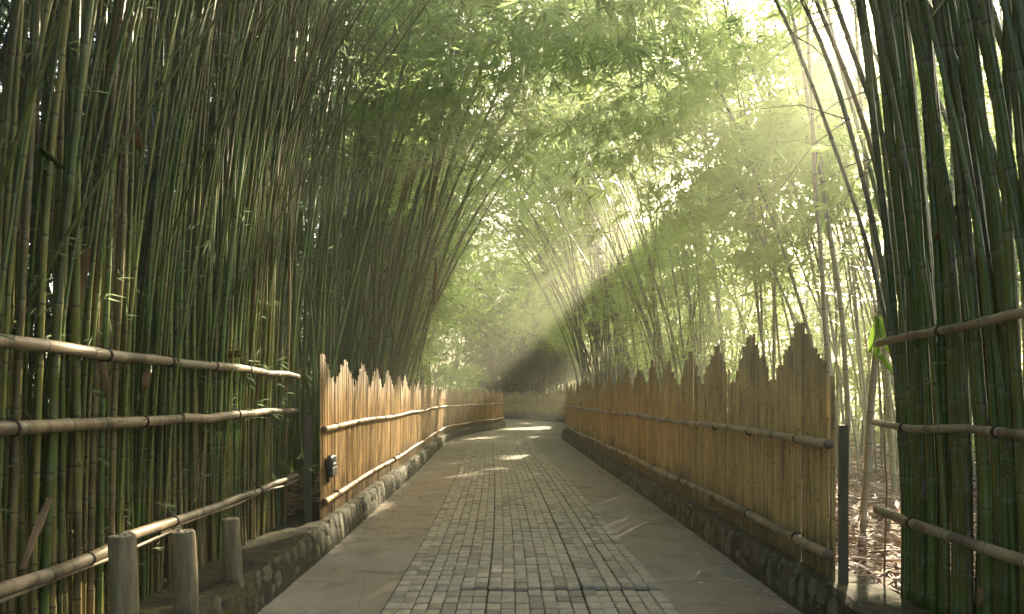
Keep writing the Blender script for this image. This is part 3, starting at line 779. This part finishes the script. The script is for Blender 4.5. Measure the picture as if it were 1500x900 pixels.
screen_rail(scr, SX, 5.2, wav(2.2, 5.2, RX + .02, .665, .69, 8, 7), .014, M_RAIL, 47, (), .2, 7)
screen_rail(scr, SX, 5.2, wav(4.9, 8.0, RX + .035, .70, .715, 8, 8), .012, M_RAIL, 48, (), .2, 7)

def stubs(parent, ox, oy, nodes, n, seed, lmax=.4):
    qq = np.random.default_rng(seed); N = np.concatenate(nodes); N = N[(N[:, 2] > .5) & (N[:, 2] < 5)]; N = N[qq.choice(len(N), n)]
    a = qq.normal(0, 1.4, n); e = qq.uniform(.2, 1.1, n); dr = np.stack([np.cos(a) * np.cos(e), np.sin(a) * np.cos(e), np.sin(e)], 1); Ln = np.minimum(.03 + qq.gamma(1.2, .09, n), lmax)
    V, Q = twigs_from(N, dr, Ln, qq, .0028, .1); tag(link('branches', mesh_np('branches', V - np.array([ox, oy, .2]), Q), M_TWIG, parent), kind='stuff')
    k = Ln > .16; V, T, U = leaves_from(N[k], dr[k], Ln[k], 2, 3, .10, qq, .2, .10, .6, .3, 1.0)
    tag(link('small_leaves', mesh_np('small_leaves', V - np.array([ox, oy, .2]), T, U, smooth=False), M_LEAF_SHADE, parent), kind='stuff')
stubs(scr, SX, 5.2, screen_nodes, 1500, 71)
# --- right living screen: thick dark green culms tied to three rails
q = np.random.default_rng(33); SXR = 2.66
scrR = thing('bamboo_screen', 'shaded living screen of thick dark green culms tied to three poles on the right', 'bamboo screen', (SXR, 4, .2), 'living bamboo screens at the front')
thick = [(s, 9.0, b * .92, rr * .56, 12, .34, .045, 2.4, .55) for s, b, rr in ((11, 1.9, .048), (12, 2.6, .038), (13, 1.3, .054), (14, 2.2, .034), (15, 3.2, .026), (16, 2.4, .044))]
thick_v = [culm_variant(*a) for a in thick]
for m_, _ in thick_v: m_.materials.append(M_DARK)
nodesR = []
for row, dx in enumerate((0, .11)):
    yy = 2.2 + .05 * row
    while yy < 5.12:
        vi = q.integers(6); rz = math.pi + q.normal(0, .3); ty = (q.normal(0, .012), q.normal(.0, .008))
        w = thick[vi][3] * 2
        link('culm', thick_v[vi][0], None, scrR, (dx + q.uniform(-.015, .015), yy - 4, -.06), (ty[0], ty[1], rz))
        yy += w * q.uniform(1.0, 1.3); nodesR.append(xf(thick_v[vi][1], (SXR + dx, yy, .2), rz, 1, ty))
stubs(scrR, SXR, 4, nodesR, 260, 72)
RR = SXR - .15
screen_rail(scrR, SXR, 4, wav(2.2, 5.18, RR, 2.03, 1.97, 7, 11), .029, M_RAIL, 51, (3.0, 4.4), .15)
screen_rail(scrR, SXR, 4, wav(2.2, 5.2, RR, 1.41, 1.425, 7, 12), .027, M_RAIL, 52, (3.9, 4.8), .15)
screen_rail(scrR, SXR, 4, wav(2.2, 5.16, RR - .01, .77, .82, 7, 13), .034, M_RAIL, 53, (3.5, 4.7), .05)

# --- loose dry sheaths and leaves caught in the culms
def curl_leaf(name, label, cat, loc, rot, L, W, curl, mat, seed, group=None, fold=1.4):
    qq = np.random.default_rng(seed); n = 9; s = np.linspace(0, 1, n); c = np.linspace(-1, 1, 5)
    w = W * .36 * np.sin(np.pi * np.clip(s * .93 + .07, 0, 1)) ** .7 * qq.uniform(.75, 1.15, n); L = L * .85
    V = np.array([[c_ * w_ , curl * L * (s_ ** 2) * .4 + fold * W * abs(c_) ** 1.5 * .4 + qq.normal(0, .0015), -s_ * L] for s_, w_ in zip(s, w) for c_ in c])
    ii = (np.arange(n - 1)[:, None] * 5 + np.arange(4)[None]).ravel()
    V2 = V + np.array([0, .0025, 0]); m = len(V)
    Q = np.stack([ii, ii + 1, ii + 6, ii + 5], 1)
    U = np.c_[np.full(2 * m, qq.random() * .9), np.zeros(2 * m)]
    o = link(name, mesh_np(name, np.concatenate([V, V2]), [Q, (Q + m)[:, ::-1]], U), mat, None, loc, tuple(R(a) for a in rot))
    return tag(o, label, cat, group)
g_ = 'dry sheaths caught among the culms'
def PX(px, py, Y): return ((px - 750) * Y / F_PX, Y, CAM_H - (py - HORIZON) * Y / F_PX)
curl_leaf('dry_sheath', 'long torn brown sheath hanging among the culms on the left above the top pole', 'dry sheath', PX(135, 365, 4.2), (4, 6, 80), .42, .10, .2, M_SHEATH, 1, g_)
curl_leaf('dry_sheath', 'small pale sheath clinging to a culm near the upper left corner', 'dry sheath', PX(205, 185, 4.6), (0, -20, 70), .16, .06, .6, M_SHEATH, 2, g_)
curl_leaf('dry_sheath', 'bent tan sheath between the top and middle poles of the left screen', 'dry sheath', PX(155, 530, 4.1), (5, -22, 75), .26, .05, .5, M_SHEATH, 3, g_)
curl_leaf('dry_sheath', 'short orange brown sheath just under the top pole of the left screen', 'dry sheath', PX(221, 545, 4.7), (0, 5, 80), .13, .07, .3, M_SHEATH, 4, g_)
curl_leaf('dry_sheath', 'reddish brown dry leaf lying on the top pole of the left screen', 'dry sheath', PX(352, 524, 6.35), (88, 5, 78), .34, .10, .1, M_SHEATH, 5, g_)
curl_leaf('dry_sheath', 'long rust brown sheath leaning across the lower left screen', 'dry sheath', PX(78, 730, 3.75), (0, 28, 84), .42, .05, .1, M_SHEATH, 6, g_)
curl_leaf('dry_sheath', 'pale torn sheath hanging from a dark culm high on the right screen', 'dry sheath', PX(1400, 300, 4.4), (0, 48, -75), .30, .06, .15, M_SHEATH, 7, g_)
curl_leaf('dry_sheath', 'tan sheath on a culm at the bottom of the right screen', 'dry sheath', PX(1432, 860, 4.05), (0, 12, -80), .14, .05, .2, M_SHEATH, 8, g_)
curl_leaf('dry_sheath', 'thin buff sheath dangling beside the tall fan of culms', 'dry sheath', PX(640, 380, 15), (0, 3, 10), 1.15, .14, .05, M_SHEATH, 9, g_)
curl_leaf('hanging_leaf', 'single broad grey green leaf sticking out left of the near left culms', 'leaf', PX(60, 215, 3.7), (0, -60, 60), .17, .05, .1, M_LEAF_SHADE, 10)
# broad leaved seedling in the right gap
sd_l = thing('young_plant', 'young plant with broad bright green leaves in the gap left of the right screen', 'plant', (2.95, 5.95, .2))
V, F, U = tube(np.array([(0, 0, 0), (.02, 0, .7), (-.02, .02, 1.4), (-.06, 0, 2.05)]), np.array([.008, .007, .005, .003]), 6)
link('stem', mesh_np('stem', V, F, U), M_TWIG, sd_l)
for i, (z, a, el) in enumerate(((2.03, 200, 35), (1.98, 20, 40), (1.9, 280, 55), (1.85, 150, 60), (2.05, 80, 10), (1.72, 240, 60))):
    o = curl_leaf('leaf', None, None, (-.05, 0, z), (el - 90 + 60, 0, a), .27, .065, .3, M_LEAF, 20 + i); o.parent = sd_l

# ------------------------------------------------------------------ clumps
def V6(H, bends, r, sides=7, ilen=.32, p=2.0, seed0=0, r_top=.4):
    return [(seed0 + i, H, b, r * f, sides, ilen, .06, p, r_top) for i, (b, f) in enumerate(zip(bends, (1, .8, 1.15, .9, 1.05, .7)))]
G = np.random.default_rng(77)
LF = dict(zmin=3.2, p=.5, L=.9, K=4, M=5, ll=.17, nb=2)

# left, behind the screen
s1 = spots_in(170, -4.8, -2.85, 2.2, 8.2, G, (0, .8), (.9, 1.15), 6, .07, .02)
s1 += [(G.uniform(-3.6, -3.0), G.uniform(3, 7.6), G.normal(0, .5), .9, 5, (G.normal(0, .12), G.uniform(.12, .34))) for _ in range(14)]
clump('dense thicket of slim culms leaning right, directly behind the left bamboo screen', M_SHADE, M_LEAF_SHADE, s1,
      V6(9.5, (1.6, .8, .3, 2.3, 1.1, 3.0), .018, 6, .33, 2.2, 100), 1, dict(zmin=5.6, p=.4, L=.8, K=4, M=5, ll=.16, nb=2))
s2 = spots_in(46, -3.9, -3.0, 9.2, 13, G, (-.1, 1.0), (.9, 1.15), 6, .07, .03)
s2 += spots_in(70, -5.6, -3.4, 8.9, 14.5, G, (-.1, 1.2), (.9, 1.15), 6, .07)
clump('dark dense bamboo clump behind the near end of the golden fence', M_GREEN, M_LEAF_SHADE, s2,
      V6(11, (1.4, .6, .2, 2.4, 1.0, 3.0), .027, 6, .36, 2.2, 120), 2, dict(zmin=6.5, p=.5, L=.9, K=4, M=5, ll=.17, nb=2))
s3 = [(x_, y_, rz_, sc_, vi_, (G.normal(0, .05), G.uniform(-.08, .27))) for (x_, y_, rz_, sc_, vi_, t__) in round_spots(58, -3.7, 17.0, 1.15, G, .02, (0, .5), (.9, 1.15))]
clump('fan of tall pale green culms arching right over the path from behind the golden fence', M_FAN, M_LEAF, s3,
      V6(12.5, (1.8, .9, .4, 2.8, 1.4, 3.6), .044, 8, .42, 2.2, 140), 3, dict(zmin=6.6, p=.5, L=1.1, K=6, M=6, ll=.19, nb=3))
s4 = [(x_, y_, rz_, sc_, vi_, (G.normal(0, .06), G.uniform(-.1, .26))) for (x_, y_, rz_, sc_, vi_, t__) in round_spots(54, -4.6, 25.5, 1.4, G, .03, (0, .9), (.85, 1.1))]
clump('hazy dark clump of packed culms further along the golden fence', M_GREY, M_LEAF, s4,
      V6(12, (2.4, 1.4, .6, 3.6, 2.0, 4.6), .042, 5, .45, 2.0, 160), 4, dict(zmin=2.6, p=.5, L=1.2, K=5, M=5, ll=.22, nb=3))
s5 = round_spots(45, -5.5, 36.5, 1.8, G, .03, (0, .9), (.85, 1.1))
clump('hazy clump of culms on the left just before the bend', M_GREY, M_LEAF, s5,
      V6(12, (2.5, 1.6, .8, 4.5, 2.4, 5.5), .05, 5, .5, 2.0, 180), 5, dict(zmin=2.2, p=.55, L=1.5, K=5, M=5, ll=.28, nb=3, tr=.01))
s6 = round_spots(90, 1.2, 60.6, 3.4, G, .03, None, (.85, 1.1))
clump('far clump of bamboo beyond the fence at the bend', M_GREY, M_LEAF_SHADE, s6,
      V6(12, (1.5, 2.6, .8, 3.5, 2.4, 5.0), .06, 5, .6, 1.8, 200), 6, dict(zmin=3.0, p=.6, L=1.8, K=5, M=6, ll=.36, nb=3, tr=.012))
# right side
s7 = round_spots(60, 4.2, 31.5, 1.3, G, .03, (math.pi, .8), (.85, 1.1))
clump('tall grey brown clump of packed culms behind the far end of the brown fence', M_GREY, M_LEAF, s7,
      V6(12, (3.5, 2.0, 1.0, 5.0, 2.8, 6.0), .045, 5, .5, 1.8, 220), 7, dict(zmin=5.0, p=.35, L=1.3, K=4, M=5, ll=.26, nb=3, tr=.008))
s8 = round_spots(38, 4.9, 21.5, 1.5, G, .05, (math.pi, 1.0), (.85, 1.1))
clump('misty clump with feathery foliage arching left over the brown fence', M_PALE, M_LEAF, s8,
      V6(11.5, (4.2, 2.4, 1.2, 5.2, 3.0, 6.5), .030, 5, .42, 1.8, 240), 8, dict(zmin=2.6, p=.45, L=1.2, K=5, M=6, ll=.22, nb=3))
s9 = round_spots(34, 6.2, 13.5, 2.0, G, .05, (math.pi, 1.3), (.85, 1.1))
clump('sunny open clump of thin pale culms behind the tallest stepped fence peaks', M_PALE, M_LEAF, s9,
      V6(10.5, (3.2, 1.8, .9, 4.4, 2.4, 5.4), .028, 6, .38, 1.9, 260), 9, dict(zmin=3.0, p=.7, L=1.1, K=5, M=6, ll=.22, nb=3))
s10 = spots_in(14, 3.4, 5.6, 7.6, 10.5, G, (math.pi, .9), (.9, 1.1), 6, .05)
clump('few pale grey culms rising from the leaf litter in the gap by the right screen', M_PALE, M_LEAF, s10,
      V6(10, (1.6, .8, .4, 2.2, 1.2, 3.0), .040, 8, .36, 1.9, 280), 10, dict(zmin=4.6, p=.25, L=.8, K=4, M=5, ll=.16, nb=2))
s11 = spots_in(13, 2.95, 4.2, 2.4, 5.3, G, (math.pi, .5), (.9, 1.1), 6, .04)
clump('dark leaning culms crowding behind the right bamboo screen', M_DARK, M_LEAF_SHADE, s11,
      V6(9.5, (2.4, 1.6, 1.0, 3.4, 2.2, 4.6), .036, 9, .36, 1.9, 300), 11, dict(zmin=4.2, p=.35, L=.8, K=4, M=5, ll=.17, nb=2))
# arching culms off the right screen end
s12 = [(2.74, 5.16, math.pi - .05, 1.0, 3, (0, .0)), (2.80, 5.22, math.pi + .12, 1.0, 5, (0, .01)), (2.86, 5.1, math.pi - .2, 1.05, 0, (0, .0)), (2.9, 5.3, math.pi - .3, .95, 4, (0, .01))]
clump('four dark culms arching left in a curve over the gap beside the right screen', M_GREY, M_LEAF, s12,
      V6(7.5, (2.2, 1.6, 1.0, 2.8, 2.0, 3.6), .024, 9, .32, 2.3, 320), 12, dict(zmin=3.6, p=.5, L=.7, K=4, M=5, ll=.16, nb=2))

# woodland masses that close the view, and canopies added to block light
def mass(label, boxes, n, ll, mat, seed, K=5, M=5, L=1.6, cul=None):
    q = np.random.default_rng(seed); an = []
    for (x0, x1, y0, y1, z0, z1, w) in boxes:
        k = int(n * w); an.append(np.c_[q.uniform(x0, x1, k), q.uniform(y0, y1, k), z0 + (z1 - z0) * q.random(k)])
    an = np.concatenate(an)
    # clumpy: keep where a coarse field is high
    f = np.sin(an[:, 0] * .9 + seed) + np.sin(an[:, 1] * .8 + 2) + np.sin(an[:, 2] * 1.1 + an[:, 0] * .5) + q.normal(0, .6, len(an))
    an = an[f > -.9]
    a = q.uniform(0, 2 * np.pi, len(an)); e = q.uniform(-.2, .7, len(an))
    dr = np.stack([np.cos(a) * np.cos(e), np.sin(a) * np.cos(e), np.sin(e)], 1); Ln = L * q.uniform(.5, 1.3, len(an))
    V, T, U = leaves_from(an, dr, Ln, K, M, ll, q, .35, .13)
    TRI[0] += len(T)
    o = tag(link('woodland_foliage', mesh_np('woodland_foliage', V, T, U, smooth=False), mat), label, 'woodland', kind='stuff')
    if cul:
        mb = MB(); vv = [culm_variant(*s_) for s_ in V6(11, (2, 1, .5, 3, 1.5, 3.5), .045, 5, .5, 1.8, 400)]
        for (x0, x1, y0, y1, nn) in cul:
            for _ in range(nn):
                me, _n = vv[q.integers(6)]
                co = np.empty(len(me.vertices) * 3, np.float32); me.vertices.foreach_get('co', co); co = co.reshape(-1, 3)
                uvn = np.stack([np.tile(np.arange(5) / 5, len(co) // 5), np.repeat(np.arange(len(co) // 5) / 3.0, 5)], 1)
                kk = len(co) // 5; i_ = np.arange(kk - 1)[:, None] * 5; j_ = np.arange(5)[None]
                Q = np.stack([i_ + j_, i_ + (j_ + 1) % 5, i_ + 5 + (j_ + 1) % 5, i_ + 5 + j_], -1).reshape(-1, 4)
                mb.add(xf(co, (q.uniform(x0, x1), q.uniform(y0, y1), .1), q.uniform(0, 6.28), q.uniform(.8, 1.1), (q.normal(0, .06), q.normal(0, .06))), Q, uvn, q.random())
        tag(link('woodland_culms', mb.mesh('woodland_culms'), M_GREY), label.replace('foliage', 'stems'), 'woodland', kind='stuff')
mass('deep green foliage of the bamboo wood behind the left culms', [(-8.5, -4.6, -1, 20, 0, 12, .9), (-11, -5.5, 10, 46, 0, 17, .9), (-6.5, -3.5, 19, 34, 5, 15, .25)], 5200, .36, M_LEAF_SHADE, 501, cul=[(-8, -4.8, 2, 20, 160), (-10, -6, 20, 44, 80)])
mass('hazy foliage of the wood beyond the bend', [(-16, 16, 63, 74, 0, 18, .9), (6, 12, 40, 62, 0, 13, .3)], 4200, .6, M_LEAF_SHADE, 502, L=2.2, cul=[(-12, 14, 62, 70, 90)])
mass('bright backlit foliage of the wood far off to the right', [(9, 15, 16, 40, 0, 8, .6), (10, 20, 8, 18, 0, 6, .25), (14, 26, 30, 60, 0, 10, .3)], 2600, .34, M_LEAF, 503, L=1.8, cul=[(8, 15, 12, 38, 80)])

mass('dark leafy undergrowth at the bend below the tall clump', [(-3, 7, 57, 60, .5, 3.0, .5), (-7, 9, 60, 64, .5, 13, 1.6)], 1100, .45, M_LEAF_SHADE, 511, L=.9)
mass('bright green bush glowing behind the golden fence near the bend', [(-4.2, -2.2, 47, 51, .4, 3.6, 1)], 260, .26, M_LEAF, 512, L=.8)
mass('unseen canopy added over the near end of the path', [(-8, 8, -14, 2, 6.5, 11, .35), (-8, -2.5, 1, 8.5, 7.4, 11, .5), (2.5, 9, -10, 4, 3, 10, .3), (-9, -4, -10, 2, 1, 9, .3), (-8, 8, -16, -12, 0, 9, .3)], 1500, .42, M_LEAF_SHADE, 507, L=1.5)  # out of view behind and above the camera, added to cut sky light
mass('foliage over the far bend of the path', [(-7, 9, 36, 58, 5, 13, .8), (-4, 4, 60, 64, 1, 9, .4)], 3000, .36, M_LEAF, 508, L=1.8)
mass('sunlit sprays of long leaves hanging in from the upper right', [(1.2, 5.5, 9, 15, 4.6, 8.5, .7), (3.2, 6, 8, 14, 3.2, 6, .3)], 560, .26, M_LEAF, 509, K=5, M=6, L=1.1)
LT[0] = .45
mass('high roof of foliage added as a sun break over the right side of the grove', [(-2, 24, 26, 46, 13.5, 17.5, 1)], 4200, .37, M_LEAF, 513, L=1.8)  # added up-sun with wide holes, to split the sun into shafts
LT[0] = .84
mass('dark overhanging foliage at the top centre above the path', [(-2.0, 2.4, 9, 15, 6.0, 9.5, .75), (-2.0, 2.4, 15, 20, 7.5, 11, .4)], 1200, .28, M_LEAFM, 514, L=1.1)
mass('canopy added high over the bend to block the sun', [(-12, 10, 34, 62, 12, 17, 1)], 2000, .5, M_LEAF_SHADE, 515, L=2.0)  # added to keep sun off the far path and darken it
mass('leafy canopy closing over the middle of the path', [(-3, 8, 20, 36, 7.5, 12, .6), (-3, 5, 11, 20, 8.2, 11, .25), (3, 9, 24, 40, 3, 10, .5)], 3600, .22, M_LEAF, 504, L=1.3)
mass('tall sunlit crowns far beyond the right side of the grove', [(2, 44, 46, 60, 6, 25, 1), (22, 40, 22, 46, 2, 20, .5)], 3200, .66, M_LEAF, 516, L=2.4)
mass('layered sunlit foliage filling the right side of the grove', [(4.5, 14, 16, 30, 2.0, 12, .35), (7, 13, 11, 17, 3.5, 9, .15), (8, 22, 30, 45, 1, 16, .6), (1, 14, 24, 36, 11, 17.5, .35)], 6500, .26, M_LEAF, 505, L=1.4)

# ------------------------------------------------------------------ leaf litter
def litter(label, x0, x1, y0, y1, n, ll, seed):
    q = np.random.default_rng(seed)
    P = np.c_[q.uniform(x0, x1, n), q.uniform(y0, y1, n)]; z = .19 + .05 * np.sin(P[:, 0] * 1.7 + P[:, 1] * .9) * np.sin(P[:, 1] * 1.3 - P[:, 0] * .6) + q.uniform(.005, .10, n) ** 1.0
    a = q.uniform(0, 6.28, n); e = q.normal(0, .22, n)
    d = np.stack([np.cos(a) * np.cos(e), np.sin(a) * np.cos(e), np.sin(e)], 1); sd_ = np.cross(d, np.array([0, 0, 1]) + q.normal(0, .35, (n, 3)))
    sd_ /= np.linalg.norm(sd_, axis=1)[:, None]; nr = np.cross(sd_, d)
    ln = ll * q.uniform(.4, 1.4, (n, 1)); w = ln * q.uniform(.08, .24, (n, 1)); b = np.c_[P, z]
    cv = q.uniform(-.15, .25, (n, 1))
    V = np.stack([b, b + d * ln * .4 + sd_ * w * .5 + nr * w * .3, b + d * ln * .55 + nr * ln * cv * .3, b + d * ln * .4 - sd_ * w * .5 + nr * w * .3, b + d * ln], 1).reshape(-1, 3)
    i = np.arange(n) * 5
    T = np.concatenate([np.stack(t_, 1) for t_ in ((i, i + 1, i + 2), (i, i + 2, i + 3), (i + 1, i + 4, i + 2), (i + 2, i + 4, i + 3))])
    U = np.stack([np.repeat(q.random(n), 5), np.zeros(n * 5)], 1)
    tag(link('leaf_litter', mesh_np('leaf_litter', V, T, U, smooth=False), M_LITTER), label, 'leaf litter', kind='stuff')
litter('pale dry sheaths and leaves littering the ground in the gap on the right', 2.62, 7.5, 5.4, 14, 9000, .20, 601)
qk = np.random.default_rng(606); kl = []
for ln_, sgn in ((LEFT, 1), (RIGHT, -1)):
    d = qk.uniform(0, 22, 520); o = .19 + qk.gamma(1.1, .16, 520); p = offset(ln_, d, sgn * o); kl.append(p[o < 1.6])
kl = np.concatenate(kl); n_ = len(kl); a = qk.uniform(0, 6.28, n_); dK = np.stack([np.cos(a), np.sin(a), qk.normal(0, .08, n_)], 1); sK = np.stack([-np.sin(a), np.cos(a), qk.normal(0, .2, n_)], 1)
lK = qk.uniform(.03, .12, (n_, 1)); bK = np.c_[kl, qk.uniform(.008, .02, n_)]
V = np.stack([bK, bK + dK * lK * .4 + sK * lK * .09, bK + dK * lK, bK + dK * lK * .4 - sK * lK * .09 + np.array([0, 0, .004])], 1).reshape(-1, 3); i = np.arange(n_) * 4
tag(link('fallen_leaves', mesh_np('fallen_leaves', V, np.concatenate([np.stack([i, i + 1, i + 2], 1), np.stack([i, i + 2, i + 3], 1)]), np.c_[np.repeat(qk.random(n_), 4), np.zeros(4 * n_)], smooth=False), M_LITTER), 'small dry leaves drifted against the kerbs at both sides of the path', 'fallen leaves', kind='stuff')
litter('scattered dry leaves further into the wood on the right', 2.7, 14, 12, 34, 9000, .26, 603)
qs = np.random.default_rng(605); mbs = MB()
for _ in range(170):
    x, y = (qs.uniform(2.8, 6.5), qs.uniform(5.7, 13)) if _ < 120 else (qs.uniform(-4.5, -2.7), qs.uniform(7.5, 10)); a = qs.uniform(0, 6.28); e = abs(qs.normal(.1, .35)); L = qs.uniform(.3, 1.3)
    t_ = np.linspace(0, 1, 5)[:, None]; P = np.array([x, y, .2]) + t_ * L * np.array([math.cos(a) * math.cos(e), math.sin(a) * math.cos(e), math.sin(e)]) + qs.normal(0, .012, (5, 3))
    V, F, U = tube(P, np.linspace(1, .5, 5) * qs.uniform(.004, .012), 5); mbs.add(V, F, U, qs.random())
tag(link('fallen_sticks', mbs.mesh('fallen_sticks'), M_LITTER), 'broken bamboo sticks lying across the leaf litter', 'fallen sticks', kind='stuff')
litter('dry brown leaves on the ground behind the left screen and fence', -5.5, -2.6, 2.2, 13, 6000, .16, 602)

# ------------------------------------------------------------------ haze
hb = mesh_np('haze', *(lambda x0, x1, y0, y1, z0, z1: (np.array([(x0, y0, z0), (x1, y0, z0), (x1, y1, z0), (x0, y1, z0), (x0, y0, z1), (x1, y0, z1), (x1, y1, z1), (x0, y1, z1)], float),
     np.array([[3, 2, 1, 0], [4, 5, 6, 7], [0, 1, 5, 4], [1, 2, 6, 5], [2, 3, 7, 6], [3, 0, 4, 7]])))(-62, 62, -27, 102, -1.1, 27), smooth=False)
if HAZE > 0:
    hz = NT('haze_air'); pv = hz.n('VolumePrincipled', ins={'Color': (.95, .96, .78, 1), 'Density': HAZE, 'Anisotropy': .72})  # yellow-green tint puts leaf-filtered light into the haze colour
    hz.t.links.new(pv.outputs[0], hz.out.inputs['Volume'])
    tag(link('haze', hb, hz.m), 'thin sunlit mist hanging in the grove', 'haze', kind='stuff')
print('LEAF TRIS', TRI[0], 'objects', len(bpy.data.objects), 'tris', sum(len(p.vertices) - 2 for o in bpy.data.meshes for p in o.polygons))
